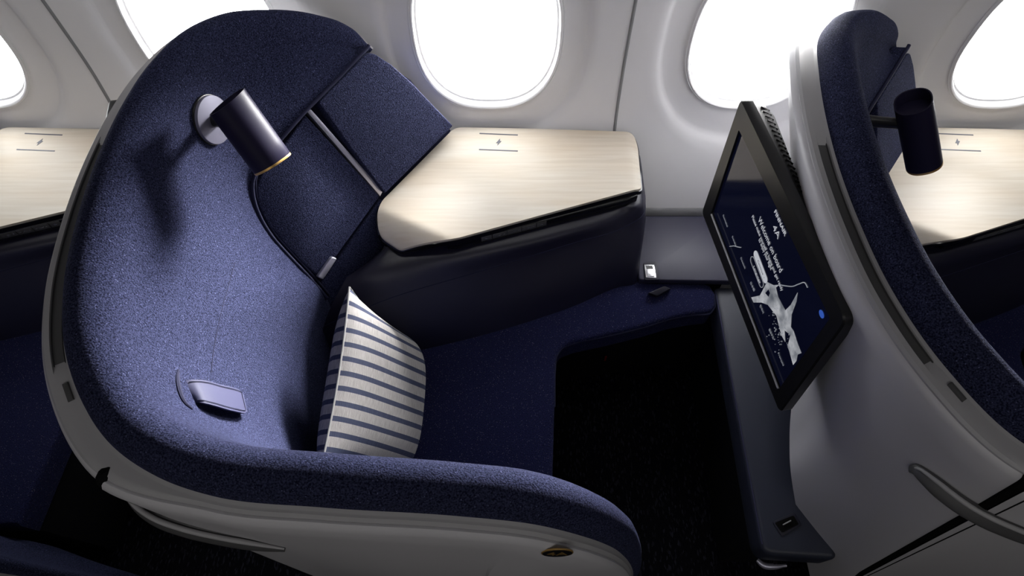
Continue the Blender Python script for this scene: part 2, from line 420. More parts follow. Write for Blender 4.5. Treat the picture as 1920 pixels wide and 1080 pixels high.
# keys: navy/grey boundary B, inner end of the padding E, shell's lower point L, roll scale
KEYS = [
 ((-0.326, 1.228, 0.985), pipe_at(0.00), (-0.360, 1.150, 0.62), 0.10),
 ((-0.350, 1.236, 1.005), pipe_at(0.05), (-0.375, 1.145, 0.61), 0.40),
 ((-0.392, 1.230, 1.040), pipe_at(0.13), (-0.400, 1.130, 0.58), 0.70),
 ((-0.440, 1.210, 1.070), pipe_at(0.21), (-0.430, 1.110, 0.54), 0.85),
 ((-0.505, 1.170, 1.108), pipe_at(0.31), (-0.465, 1.080, 0.50), 0.95),
 ((-0.575, 1.115, 1.140), pipe_at(0.40), (-0.505, 1.040, 0.50), 1.0),
 ((-0.625, 1.040, 1.163), pipe_at(0.48), (-0.540, 0.970, 0.50), 1.0),
 ((-0.658, 0.926, 1.180), pipe_at(0.56), (-0.525, 0.880, 0.53), 1.0),
 ((-0.675, 0.810, 1.184), pipe_at(0.64), (-0.515, 0.780, 0.55), 1.0),
 ((-0.680, 0.700, 1.183), pipe_at(0.73), (-0.515, 0.690, 0.54), 1.0),
 ((-0.675, 0.590, 1.181), pipe_at(0.86), (-0.530, 0.580, 0.52), 1.0),
 ((-0.657, 0.467, 1.177), pipe_at(1.00), (-0.558, 0.455, 0.50), 1.0),
 ((-0.615, 0.350, 1.170), (-0.452, 0.680, 0.47), (-0.568, 0.330, 0.48), 1.0),
 ((-0.539, 0.249, 1.155), (-0.440, 0.480, 0.46), (-0.405, 0.145, 0.10), 1.0),
 ((-0.460, 0.203, 1.150), (-0.400, 0.360, 0.46), (-0.375, 0.146, 0.10), 1.0),
 ((-0.385, 0.180, 1.150), (-0.330, 0.300, 0.46), (-0.330, 0.145, 0.10), 1.0),
 ((-0.246, 0.168, 1.140), (-0.220, 0.270, 0.46), (-0.225, 0.128, 0.10), 1.0),
 ((-0.075, 0.163, 1.110), (-0.075, 0.255, 0.46), (-0.075, 0.116, 0.10), 1.0),
 (( 0.027, 0.157, 1.085), ( 0.020, 0.245, 0.46), ( 0.020, 0.110, 0.10), 1.0),
 (( 0.103, 0.150, 1.025), ( 0.066, 0.240, 0.42), ( 0.080, 0.108, 0.10), 0.95),
 (( 0.153, 0.147, 0.945), ( 0.100, 0.235, 0.38), ( 0.112, 0.106, 0.10), 0.85),
 (( 0.184, 0.145, 0.860), ( 0.125, 0.225, 0.34), ( 0.136, 0.106, 0.10), 0.70),
 (( 0.218, 0.142, 0.730), ( 0.165, 0.210, 0.30), ( 0.165, 0.106, 0.10), 0.50),
 (( 0.241, 0.140, 0.600), ( 0.195, 0.200, 0.26), ( 0.192, 0.108, 0.10), 0.38),
 (( 0.258, 0.138, 0.420), ( 0.225, 0.190, 0.20), ( 0.215, 0.110, 0.10), 0.34),
 (( 0.264, 0.137, 0.250), ( 0.235, 0.185, 0.15), ( 0.228, 0.112, 0.10), 0.34),
]
K = np.array([[*b, *e, *l, r] for b, e, l, r in KEYS])
_d = np.linalg.norm(np.diff(K[:, :3], axis=0), axis=1); KT = np.concatenate([[0], np.cumsum(_d)])
NST = 240
ST_T = np.linspace(0, KT[-1], NST)
ST = cr_at(K, KT, ST_T)
def kt(i): return KT[i]
def frames(A):
    T = np.gradient(A[:, :3], axis=0); out = []
    for t in T:
        t = Vector(t).normalized()
        h = Vector((t.x, t.y, 0))
        # walking from the window side round the back to the aisle front, outward is on the right-hand side
        n = Vector((t.y, -t.x, 0)) if h.length > 0.35 else Vector((0, -1, 0))
        n = n.normalized()
        if t.z < -0.35: n = Vector((0, -1, 0))
        up = t.cross(n); up = up if up.length > 0 else Vector((0, 0, 1))
        up.normalize()
        if up.z < -0.2: up = -up
        out.append((t, n, up))
    return out
FR = frames(ST)
# orientation check: outward should point away from the nest's middle
for i in range(NST):
    t, n, up = FR[i]
    if n.dot(Vector(ST[i, :3]) - Vector((-0.25, 0.62, 1.1))) < 0: n = -n
    u2 = n.cross(t)
    if i < NST * 0.75 and u2.z < 0: u2 = -u2
    if i >= NST * 0.75 and (u2.z < -1e-3 or (abs(u2.z) < 0.3 and u2.x < 0)): u2 = -u2
    FR[i] = (t, n, u2.normalized())

ROLL = [(-0.006, -0.030), (-0.002, -0.008), (0.001, 0.006), (0.005, 0.019), (0.014, 0.032), (0.026, 0.040), (0.038, 0.041), (0.050, 0.036), (0.060, 0.026), (0.068, 0.012), (0.073, -0.006)]
def smooth(x): x = min(max(x, 0), 1); return x * x * (3 - 2 * x)
rows = []
for i in range(NST):
    B = Vector(ST[i, 0:3]); E = Vector(ST[i, 3:6]); r = max(ST[i, 9], 0.1); t, n, up = FR[i]
    row = [B - n * (a * r) + up * (c * r) for a, c in ROLL]
    p0 = row[-1]; d = (E - p0).length
    tt = ST_T[i]
    bucket = smooth((tt - kt(3)) / (kt(9) - kt(3)))           # 0 near the tip, 1 in the back
    h0 = (-n * 0.22 - up).normalized()
    P1 = p0 + h0 * d * (0.16 + 0.18 * bucket)
    e_up = (Vector((0, 0, 1)) + n * 0.25).normalized()
    to0 = (p0 - E).normalized()
    w = smooth((tt - kt(10)) / (kt(13) - kt(10)))
    P2 = E + (to0 * (1 - w) + e_up * w).normalized() * d * 0.30
    for k in range(1, 31):
        s = k / 30
        row.append(p0 * (1-s)**3 + P1 * 3*s*(1-s)**2 + P2 * 3*s*s*(1-s) + E * s**3)
    # tuck under
    if tt < kt(11): row.append(E - PN * 0.03)
    else: row.append(E + Vector((0, 0, -0.05)))
    rows.append(row)
nest_bm = grid_bm(rows)
nest_bm.normal_update(); NEST = BVHTree.FromBMesh(nest_bm)
from_bm('upholstery', nest_bm, M['wool'], seat)

# faint vertical seam of the backrest
def on_nest(u, v, lift=0.0):
    a = (540 - v) / 1200
    r = Vector(((u - 960) / 1200, 0.5 + a * 0.8660254, -0.8660254 + a * 0.5)).normalized()
    h = NEST.ray_cast(CAM, r)
    n = h[1] if h[1].dot(r) < 0 else -h[1]
    return h[0] + n * lift, n
seam = [on_nest(u, v, 0.0001)[0] for u, v in [(440, 492), (430, 530), (418, 572), (407, 620), (400, 660), (396, 700)]]
sm = [Vector(p) for p in cr([tuple(p) for p in seam], 40)]
from_bm('backrest_seam', tube_bm(sm, 0.0009, 6), M['pipe'], seat)
# piping where nest meets the corner panel, its little end tip
pts = [Vector(p) + PN * 0.003 for p in pipe_s]
pts = [pts[0] + Vector((0.003, 0.005, 0.003))] + pts
from_bm('piping', tube_bm(pts, 0.0040, 10), M['pipe'], seat)
pts = [Vector(p) + PN * -0.004 + PS * 0.011 + Vector((0, 0, -0.003)) for p in pipe_s[42:]]
from_bm('piping', tube_bm(pts, 0.0028, 8), M['pipe'], seat)

# corner panel: backing, pad, storage door, lower pad
back_poly = [pp(u, v, -0.022) for u, v in PIPE] + [pp(720, 430, -0.022), pp(726, 372, -0.022), pp(845, 240, -0.022), pp(770, 150, -0.022)]
back_poly = [pp(u, v, -0.022) for u, v in [(686, 96), (615, 165), (535, 250), (484, 313), (473, 345), (484, 400), (538, 476), (612, 558), (700, 470), (740, 420), (845, 245), (770, 150)]]
from_bm('panel_backing', slab_bm(back_poly, -PN * 0.05, 0.0), M['pipe'], seat, smooth=False)
pad = [(598, 192), (640, 149), (684, 103), (700, 99), (735, 122), (775, 158), (815, 200), (850, 236), (722, 363), (660, 280)]
pad3 = round_poly([pp(u, v, 0.016) for u, v in pad], [0.008, 0, 0.01, 0.02, 0, 0, 0, 0.006, 0.006, 0])
from_bm('headrest_pad', slab_bm(pad3, -PN * 0.075, 0.024, 6), M['wool'], seat)
door_px = [(573, 216), (712, 368), (600, 523), (566, 492), (528, 450), (500, 416), (486, 385), (482, 352), (490, 330), (512, 298), (540, 262)]
door = thing('storage_door', '', '', (-0.4, 0.9, 0.9)); del door['label']; del door['category']
door.parent = seat; door.matrix_parent_inverse = Matrix.Translation(-seat.location)
bpy.data.objects.remove(door)
door3 = round_poly([pp(u, v, 0.006) for u, v in door_px], [0.004, 0.004, 0.006] + [0.002] * 8, 3)
door = from_bm('storage_door', slab_bm(door3, -PN * 0.022, 0.005, 3), M['wool'], seat)
st = [(572, 205), (584, 206), (718, 358), (713, 368)]
from_bm('door_edge_trim', slab_bm([pp(u, v, 0.004) for u, v in st], -PN * 0.02, 0.001, 2), M['alu'], door)
hd = round_poly([pp(u, v, 0.016) for u, v in [(596, 520), (623, 482), (633, 485), (606, 525)]], 0.005, 4)
from_bm('door_handle', slab_bm(hd, -PN * 0.014, 0.003, 3), M['alu'], door)
low = [(716, 374), (745, 420), (700, 500), (650, 575), (610, 590), (602, 548), (602, 530)]
low3 = round_poly([pp(u, v, 0.000) for u, v in low], 0.004, 2)
from_bm('lower_pad', slab_bm(low3, -PN * 0.02, 0.004, 3), M['wool'], seat)

# grey shell round the back and its trim band
def band_w(tt): return 0.036 - 0.022 * smooth((tt - kt(13)) / (kt(15) - kt(13)))
rows = []
SA, SB = kt(8) + 0.045, kt(12) - 0.005
for i in range(NST):
    B = Vector(ST[i, :3]); t, n, up = FR[i]; tt = ST_T[i]; w = band_w(tt); r = max(ST[i, 9], 0.15)
    w *= min(1, r * 1.2)
    mk = smooth((tt - SA) / 0.012) * smooth((SB - tt) / 0.012)
    prof = [(-0.016, -0.020), (-0.004, 0.002), (0.003, 0.001), (0.005, 0.0), (0.0065, -0.006 * mk), (w * 0.66 - 0.0005, -0.006 * mk), (w * 0.66, 0.0), (w - 0.004, -0.001), (w, -0.005), (w, -0.03)]
    rows.append([B + n * a + up * c for a, c in prof])
from_bm('rim_trim', grid_bm(rows), M['band'], seat)
# dark strip standing in for the shade inside the long grab slot
rows = []
for i in range(NST):
    tt = ST_T[i]
    if SA + 0.004 < tt < SB - 0.004:
        B = Vector(ST[i, :3]); t, n, up = FR[i]; w = band_w(tt)
        rows.append([B + n * a + up * c for a, c in [(0.0074, -0.0015), (0.0074, -0.0052), (w * 0.66 - 0.0015, -0.0052), (w * 0.66 - 0.0012, -0.0015)]])
from_bm('grab_slot_shade', grid_bm(rows), M['slot'], seat)
# small latch on the band below the slot
i = int(np.searchsorted(ST_T, SB + 0.035)); B = Vector(ST[i, :3]); t, n, up = FR[i]
from_bm('latch', box_bm(B + n * 0.012 + up * 0.001, t * 0.014, n * 0.004, up * 0.003, 0.002), M['slot'], seat)

def shell_rows(i0, i1, gap, drop):
    rows = []
    for i in range(i0, i1):
        B = Vector(ST[i, :3]); t, n, up = FR[i]; Lp = Vector(ST[i, 6:9]); w = band_w(ST_T[i]) * min(1, max(ST[i, 9], .15) * 1.2)
        row = [B + n * (w - 0.010) - up * (drop + 0.012), B + n * (w + gap) - up * (drop + 0.001), B + n * (w + gap + 0.004) - up * drop,
               B + n * (w + gap + 0.009) - up * (drop + 0.003), B + n * (w + gap + 0.013) - up * (drop + 0.011)]
        p0 = row[-1]; tt = ST_T[i]
        bk = -0.075 + 0.060 * smooth((tt - kt(6)) / (kt(10) - kt(6))) + 0.017 * smooth((tt - kt(11)) / (kt(14) - kt(11))) + 0.022 * smooth((tt - kt(14)) / (kt(17) - kt(14)))
        ws = smooth((tt - kt(11)) / (kt(13) - kt(11))) * (1 - smooth((tt - kt(14)) / (kt(17) - kt(14))))
        ln = (p0 - Lp).length
        P1 = (p0 - up * ln * 0.35 + n * bk) * (1 - ws) + p0.lerp(Lp, 0.33) * ws
        P2 = (Lp + Vector((0, 0, (p0.z - Lp.z) * 0.3)) + n * bk) * (1 - ws) + p0.lerp(Lp, 0.67) * ws
        for k in range(1, 21):
            s = k / 20
            row.append(p0 * (1-s)**3 + P1 * 3*s*(1-s)**2 + P2 * 3*s*s*(1-s) + Lp * s**3)
        row.append(Lp - n * 0.03)
        rows.append(row)
    return rows
isp = int(np.searchsorted(ST_T, kt(13) + 0.016))
from_bm('rear_shell', grid_bm(shell_rows(0, isp + 1, -0.005, 0.008)), M['shell'], seat)
aisle_rows = shell_rows(isp + 1, NST, 0.000, 0.005)
bm = grid_bm(aisle_rows)
bm.normal_update(); ABVH = BVHTree.FromBMesh(bm)
aisle = from_bm('aisle_panel', bm, M['shell'], seat)
# dark gap between the two
gp = []
for k in range(len(aisle_rows[0]) - 1):
    gp.append(Vector(aisle_rows[0][k]) - FR[isp + 1][1] * 0.008 - FR[isp + 1][0] * 0.006)
from_bm('panel_gap', tube_bm(gp, 0.009, 6), M['groove'], seat)
from_bm('panel_gap', tube_bm([Vector(p) - FR[isp + 3][1] * 0.0005 for p in aisle_rows[1][4:-1]], 0.0014, 6), M['groove'], seat)

# assist handle: a curved grip strip standing off the shell, running over the gap
def on_aisle(x, z):
    return ABVH.ray_cast(Vector((x, -0.6, z)), Vector((0, 1, 0)))[0]
bm = grid_bm(shell_rows(0, NST, -0.003, 0.006)); bm.normal_update(); SBVH = BVHTree.FromBMesh(bm); bm.free()
def on_shell(u, v):
    """shell point of this seat, read from where the next seat forward shows it"""
    a = (540 - v) / 1200
    r = Vector(((u - 960) / 1200, 0.5 + a * 0.8660254, -0.8660254 + a * 0.5)).normalized()
    h = SBVH.ray_cast(CAM - Vector((PITCH, 0, 0)), r)
    n = h[1] if h[1].dot(r) < 0 else -h[1]
    return h[0], n
hpx = [(1709, 876), (1724, 876), (1745, 890), (1775, 913), (1810, 938), (1850, 961), (1890, 980), (1930, 997), (1975, 1012), (2020, 1024)]
hk = []
for k, (u, v) in enumerate(hpx):
    p, n_ = on_shell(u, v); hk.append(tuple(p + n_ * (0.003 + 0.008 * math.sin(math.pi * (0.06 + 0.88 * k / (len(hpx) - 1))))))
hp = [Vector(p) for p in cr(hk, 44)]
hn = on_shell(1810, 938)[1]; hup = (Vector((0, 0, 1)) - hn * hn.z).normalized()
prf = [min(1.0, 0.25 + 1.1 * math.sin(math.pi * min(max(k / 43, 0.01), 0.99)) ** 0.6) for k in range(44)]
handle = from_bm('assist_handle', tube_bm(hp, [0.0145 * q for q in prf], 16, flat=0.32, up=hup), M['slot'], aisle)  # dark face paints the shaded recess, the paler lip its bright top edge
from_bm('handle_lip', tube_bm([p + hup * 0.013 * q for p, q in zip(hp, prf)], [0.0040 * q for q in prf], 10), M['band'], handle)
# oval placard
a_ = (540 - 1037) / 1200
q = ABVH.ray_cast(CAM, Vector(((1045 - 960) / 1200, 0.5 + a_ * 0.8660254, -0.8660254 + a_ * 0.5)).normalized())[0]
qx = q + (on_aisle(q.x + 0.03, q.z - 0.08) - on_aisle(q.x - 0.03, q.z - 0.08)); qz = q + (on_aisle(q.x, q.z - 0.07) - on_aisle(q.x, q.z - 0.035))
ux = (qx - q).normalized(); uz = (q - qz).normalized(); un = ux.cross(uz).normalized()
q = at(1045, 1037, plane=(q + un * 0.0004, un))
def oval(a, b, off, n=48): return [q + ux * a * math.cos(2*math.pi*k/n) + uz * b * math.sin(2*math.pi*k/n) + un * off for k in range(n)]
pl = from_bm('seat_placard', slab_bm(oval(0.0225, 0.0205, 0.0005), -un * 0.0022, 0.0004, 1), M['gold'], aisle)
pf = from_bm('placard_face', slab_bm(oval(0.0208, 0.0185, 0.0009), -un * 0.002, 0.0, 1), M['label'], pl)
text_obj('placard_lettering', '4A', 0.022, q - uz * 0.0078 + un * 0.0012, ux, uz, M['gold'], pl, align='CENTER', stretch=1.15)

# leather pull strap coming out of a slit in the backrest
c0, nn = on_nest(347, 722, 0.0); c1, _ = on_nest(372, 775, 0.0)
def lift(u, v, l): p, n = on_nest(u, v, 0); return p + nn * l * 0.6
rows = []
edge_a = [(347, 712, -0.004), (356, 716, 0.012), (372, 720, 0.020), (400, 728, 0.022), (425, 733, 0.021), (440, 738, 0.019), (447, 746, 0.018)]
edge_b = [(366, 754, -0.004), (370, 760, 0.014), (384, 768, 0.024), (405, 776, 0.028), (430, 781, 0.027), (445, 782, 0.024), (452, 778, 0.021)]
ea = cr([tuple(lift(*k)) for k in edge_a], 30); eb = cr([tuple(lift(*k)) for k in edge_b], 30)
for a, b_ in zip(ea, eb):
    a, b_ = Vector(a), Vector(b_); rows.append([a * (1 - s) + b_ * s for s in np.linspace(0, 1, 12)])
bm = grid_bm(rows); bmesh.ops.recalc_face_normals(bm, faces=bm.faces)
bmesh.ops.solidify(bm, geom=bm.faces[:], thickness=0.0028)
strap = from_bm('pull_strap', bm, M['tab'], seat)
def inset_line(k): return [Vector(ea[i]) * (1 - k) + Vector(eb[i]) * k + nn * 0.0012 for i in range(1, 28)]
st_pts = inset_line(0.09) + [Vector(ea[27]) * (1 - s) + Vector(eb[27]) * s + nn * 0.0012 for s in np.linspace(0.12, 0.88, 8)] + inset_line(0.91)[::-1]
from_bm('stitching', tube_bm(st_pts, 0.0006, 5), M['pipe'], strap)
sl = [on_nest(u, v, 0.0005)[0] for u, v in [(334, 694), (332, 712), (336, 735), (346, 756), (360, 768)]]
from_bm('strap_slit', tube_bm([Vector(p) for p in cr([tuple(p) for p in sl], 24)], [0.0018 + 0.0025 * math.sin(math.pi * k / 23) for k in range(24)], 8), M['pipe'], seat)

# seat cushion with the bridge along the console to the footrest
cz = 0.46
cpx = [(1036, 900), (1040, 760), (1041, 690), (1044, 664), (1054, 650), (1076, 641), (1140, 627), (1210, 610), (1262, 594), (1300, 587), (1334, 583), (1342, 572), (1341, 548), (1332, 534), (1318, 529)]
cpoly = [at(u, v, cz) for u, v in cpx] + [Vector(p) for p in [(0.40, 0.91, cz), (0.35, 0.93, cz), (-0.25, 0.76, cz), (-0.40, 0.76, cz), (-0.455, 0.70, cz), (-0.455, 0.45, cz), (-0.36, 0.31, cz), (-0.2, 0.272, cz), (0.0, 0.26, cz), (0.09, 0.262, cz)]]
cush = from_bm('seat_cushion', slab_bm(cpoly, (0, 0, -0.085), 0.012, 4), M['seat'], seat)
ep = [at(u, v, cz) + Vector((0, 0, -0.012)) for u, v in cpx[1:13]]
from_bm('piping', tube_bm([Vector(p) for p in cr([tuple(p) for p in ep], 80)], 0.003, 8), M['pipe'], cush)
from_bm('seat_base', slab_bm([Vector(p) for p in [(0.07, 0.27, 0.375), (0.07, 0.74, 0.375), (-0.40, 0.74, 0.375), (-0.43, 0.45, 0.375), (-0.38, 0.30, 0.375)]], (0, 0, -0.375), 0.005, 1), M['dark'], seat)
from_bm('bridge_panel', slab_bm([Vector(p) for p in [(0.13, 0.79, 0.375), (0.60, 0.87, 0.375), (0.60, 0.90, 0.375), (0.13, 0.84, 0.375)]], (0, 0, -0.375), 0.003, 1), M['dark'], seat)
# dark leather pull tab standing on the bridge
c = at(1236, 548, cz)
A_, B_, C_, D_ = at(1216, 549, cz + 0.024), at(1246, 536, cz + 0.030), at(1258, 541, cz + 0.026), at(1233, 555, cz + 0.018)
tb = slab_bm([A_, B_, C_, D_], (0.004, 0.010, -0.026), 0.002, 2)
from_bm('bridge_tab', tb, M['darktab'], seat)

# ------------------------------------------------------------------ side console
console = thing('side_console', 'navy leather console under the whole middle table beside the striped pillow', 'console', (0.05, 0.95, 0.0), 'leather side consoles')
SEC = [
 [(650, 520, .69), (640, 538, .682), (622, 572, .655), (607, 612, .60), (602, 650, .52), (606, 690, .44)],
 [(690, 492, .68), (680, 505, .674), (672, 535, .655), (650, 592, .60), (655, 655, .52), (665, 690, .44)],
 [(758, 438, .668), (752, 458, .664), (743, 497, .652), (735, 558, .60), (752, 636, .51), (772, 670, .44)],
 [(862, 430, .668), (863, 455, .664), (868, 478, .655), (882, 514, .61), (890, 604, .50), (905, 642, .44)],
 [(1042, 398, .668), (1046, 420, .664), (1056, 437, .655), (1078, 455, .62), (1070, 553, .50), (1080, 583, .44)],
 [(1145, 372, .670), (1152, 390, .667), (1162, 402, .660), (1172, 425, .625), (1158, 518, .50), (1160, 548, .44)],
]
sec = [[tuple(at(u, v, z)) for u, v, z in row] for row in SEC]
sec.append([(0.300, 1.02, .676), (0.318, 1.012, .674), (0.333, 1.015, .668), (0.346, 1.012, .635), (0.346, 0.925, .50), (0.350, 0.900, .44)])
sec.append([(0.310, 1.06, .680), (0.325, 1.055, .678), (0.340, 1.055, .672), (0.355, 1.050, .635), (0.358, 0.965, .50), (0.362, 0.945, .44)])
sec.append([(0.315, 1.12, .695), (0.328, 1.12, .690), (0.342, 1.12, .680), (0.357, 1.11, .635), (0.360, 1.04, .50), (0.364, 1.03, .44)])
sec.append([(0.315, 1.19, .695), (0.328, 1.19, .690), (0.342, 1.185, .680), (0.357, 1.18, .635), (0.360, 1.12, .50), (0.364, 1.09, .44)])
ncol = 22
def sec_cols(row):
    Kr = np.array([tuple(p) for p in row]); t = np.concatenate([[0], np.cumsum(np.linalg.norm(np.diff(Kr, axis=0), axis=1))])
    return cr_at(Kr, t, np.concatenate([np.linspace(0, t[3], 14), np.linspace(t[3], t[5], 9)[1:]]))
secs = np.array([sec_cols(row) for row in sec])          # station x col x 3
param = np.concatenate([[0], np.cumsum(np.linalg.norm(np.diff(secs[:, 8], axis=0), axis=1))])
flat = secs.reshape(len(sec), -1)
fine = cr_at(flat, param, np.linspace(0, param[-1], 90)).reshape(90, ncol, 3)
rows = [[Vector(p) for p in row] for row in fine]
from_bm('leather_body', grid_bm(rows), M['leather'], console)
sm_col = 13
from_bm('seam', tube_bm([rows[i][sm_col] for i in range(90)], 0.0011, 6), M['pipe'], console)
# core that fills the console
from_bm('core', slab_bm([Vector(p) for p in [(-0.28, 0.90, 0.66), (0.28, 1.06, 0.66), (0.30, 1.17, 0.66), (-0.16, 1.17, 0.66)]], (0, 0, -0.64), 0.0), M['dark'], console, smooth=False)

# ------------------------------------------------------------------ wooden side table
table = thing('side_table', 'whole pale wood table top in the middle below the centre window', 'table', (0.05, 1.08, 0.70), 'pale wood side tables')
tz = 0.72
tp = [at(853, 238, tz), at(1000, 241, tz), at(1188, 247, tz), at(1197, 268, tz), at(1204, 352, tz), at(1020, 402, tz), at(860, 446, tz), at(840, 449, tz), at(750, 467, tz - 0.03), at(709, 440, tz - 0.022), at(708, 402, tz - 0.012), at(716, 376, tz)]
tp = [Vector((p.x, p.y, tz)) for p in tp]
outl = round_poly(tp, [0.022, 0, 0.030, 0.02, 0.010, 0, 0.02, 0.02, 0.010, 0.022, 0.02, 0.01], 6)
def resample(P, n):
    P = P + [P[0]]; d = [0]
    for a, b in zip(P, P[1:]): d.append(d[-1] + (b - a).length)
    out = []; j = 0
    for k in range(n):
        x = d[-1] * k / n
        while d[j+1] < x: j += 1
        out.append(P[j].lerp(P[j+1], (x - d[j]) / max(d[j+1] - d[j], 1e-9)))
    return out
outl = resample(outl, 260)
cen = sum(outl, Vector()) / len(outl)
bl0, bl1 = at(706, 386, tz), at(846, 446, tz)          # where the front left corner rolls down
bd = (bl1 - bl0).normalized(); bn = Vector((-bd.y, bd.x, 0))
if bn.dot(cen - bl0) > 0: bn = -bn
def bend(p):
    d = max(0, (p - bl0).dot(bn) + 0.006); z = -min(6.0 * d * d, 0.6 * d + 0.0)
    e = max(0, p.x - (0.302 + 0.010 * (1.2 - p.y))); z -= min(8.0 * e * e, 0.012)
    return Vector((p.x, p.y, p.z + z))
def table_bm(zoff, grow, thick):
    bm = bmesh.new(); rings = []
    ks = [1.0, 1.0, 0.9975] + list(np.linspace(0.98, 0.0005, 42))
    for j, k in enumerate(ks):
        r = []
        for p in outl:
            q = cen + (p - cen) * (k + grow); b_ = bend(q); b_.z += zoff - (0.0018 if j == 1 else (thick if j == 0 else 0)); r.append(b_)
        rings.append(r)
    under = [[Vector((p.x, p.y, p.z)) for p in rings[0]]]
    for k in (0.9, 0.5, 0.02):
        r = []
        for p in outl:
            q = cen + (p - cen) * k; b_ = bend(q); b_.z += zoff - thick; r.append(b_)
        under.append(r)
    allr = under[::-1] + rings[1:]
    grid_bm(allr, closed_v=True, bm=bm)
    return bm
from_bm('tabletop', table_bm(0, 0, 0.008), M['wood'], table)
from_bm('edge_trim', table_bm(-0.007, 0.014, 0.013), M['gloss'], table)
TD = at(970, 252, tz) - at(897, 250, tz)
zt = tz + 0.0006
def strip(p, q, w, name, mt, par):
    d = (q - p).normalized(); n = Vector((-d.y, d.x, 0))
    return from_bm(name, slab_bm([p - n * w, q - n * w, q + n * w, p + n * w], (0, 0, -0.0008), 0), mt, par, smooth=False)
strip(at(899, 250, zt), at(971, 253, zt), 0.0017, 'charging_mark', M['ink'], table)
strip(at(898, 280, zt), at(971, 283, zt), 0.0017, 'charging_mark', M['ink'], table)
bolt = [(930.8, 267), (937.6, 259.5), (937.6, 264.2), (940.4, 264.5), (932.4, 273), (933.2, 268.2), (929.8, 268)]
from_bm('charging_bolt', slab_bm([at(u, v, zt) for u, v in bolt], (0, 0, -0.0008), 0), M['ink'], table, smooth=False)
# black control strip under the front edge
c0, c1 = at(838, 456, 0.700), at(1196, 366, 0.700)
cdir = (c1 - c0).normalized(); cn = Vector((cdir.y, -cdir.x, 0))
mid = (c0 + c1) / 2 + cn * 0.002; half = (c1 - c0).length / 2
ctl_poly = [c0 + Vector((0, 0, .006)), c0 + cdir * 0.02 + cn * 0.006, c1 - cdir * 0.03 + cn * 0.006, c1 + Vector((0, 0, .006)), c1 - cn * 0.05, c0 - cn * 0.05 + cdir * 0.03]
for p in ctl_poly: p.z = 0.700
ctl = from_bm('control_strip', slab_bm(ctl_poly, (0, 0, -0.030), 0.004, 3), M['gloss'], table)
fz = 0.689
us = [902, 923, 951, 978, 1006, 1025]
def on_ctl(u):
    # point along the strip's front face whose picture column is u
    lo, hi = 0.0, 1.0
    a = c0 + cdir * 0.02 + cn * 0.0065; b_ = c1 - cdir * 0.03 + cn * 0.0065
    for _ in range(40):
        md = (lo + hi) / 2; p = a.lerp(b_, md); p.z = fz
        D = (p - CAM).dot(Vector((0, 0.5, -0.8660254))); uu = 960 + 1200 * p.x / D
        if uu < u: lo = md
        else: hi = md
    return p
icons = ['~', '-*+', '-#+', '-(+', 'o']
for k in range(5):
    a, b_ = on_ctl(us[k] + 0.6), on_ctl(us[k+1] - 0.6)
    mdp = (a + b_) / 2; hw = (b_ - a).length / 2
    bt = from_bm('control_button', box_bm(mdp, cdir * hw, Vector((0, 0, 0.0085)), cn * 0.001, 0.0004), M['slot'], ctl)
    bm = bmesh.new()
    def glyph_bar(cx, w, h, ang=0):
        e1 = (cdir * math.cos(ang) + Vector((0, 0, 1)) * math.sin(ang)); e2 = (-cdir * math.sin(ang) + Vector((0, 0, 1)) * math.cos(ang))
        box_bm(mdp + cdir * cx + cn * 0.0013, e1 * w, e2 * h, cn * 0.0002, 0, bm=bm)
    if 0 < k < 4:
        glyph_bar(-hw * 0.62, 0.0020, 0.0004); glyph_bar(hw * 0.62, 0.0020, 0.0004); glyph_bar(hw * 0.62, 0.0004, 0.0020)
    if k == 1:
        for j in range(4): glyph_bar(0, 0.0042, 0.0005, j * math.pi / 4)
        glyph_bar(0, 0.002, 0.002, 0.4)
    elif k == 2: glyph_bar(-0.002, 0.004, 0.0006, 0.8); glyph_bar(0.002, 0.003, 0.0006, -0.8); glyph_bar(0.003, 0.0008, 0.0008)
    elif k == 3: glyph_bar(-0.003, 0.003, 0.0008, -0.7); glyph_bar(0.001, 0.003, 0.0008, 0.1); glyph_bar(0.004, 0.002, 0.0006, 0.8)
    elif k == 0: glyph_bar(-0.002, 0.0035, 0.0008, -0.9); glyph_bar(0.002, 0.003, 0.0008, 0.2)
    else: glyph_bar(0, 0.004, 0.0012, 0); glyph_bar(0, 0.0026, 0.0026, 0.78)
    from_bm('button_symbol', bm, M['steel'], bt, smooth=False)

# ------------------------------------------------------------------ reading lamp
bc, bnrm = on_nest(400, 226, 0.0)
lamp = thing('reading_lamp', 'dark violet reading lamp on a lilac disc inside the middle seat', 'lamp', tuple(bc), 'tube reading lamps')
bnrm = (on_nest(385, 195)[1] + on_nest(385, 255)[1] + on_nest(425, 215)[1] + on_nest(425, 255)[1] + bnrm).normalized()
def disc_bm(c, n, r, t, seg=48, bev=0.0015):
    a = n.orthogonal().normalized(); b_ = n.cross(a)
    return slab_bm([c + (a * math.cos(2*math.pi*k/seg) + b_ * math.sin(2*math.pi*k/seg)) * r + n * t for k in range(seg)], -n * t, bev, 2, only_front=True)
dc = at(402, 225, plane=(bc + bnrm * 0.010, bnrm))
from_bm('wall_ring', disc_bm(dc - bnrm * 0.03, bnrm, 0.0475, 0.025), M['black'], lamp)
from_bm('wall_plate', disc_bm(dc - bnrm * 0.006, bnrm, 0.0455, 0.008), M['disc'], lamp)
LT = at(426, 190, 1.18); LB = at(513, 309, 1.076); ax = (LB - LT).normalized()
fd = ax.cross(LT + Vector((PITCH, 0, 0)) - CAM).normalized(); sd = fd.cross(ax).normalized()      # flat oval tube
Ln = (LB - LT).length; RX, RY = 0.041, 0.030
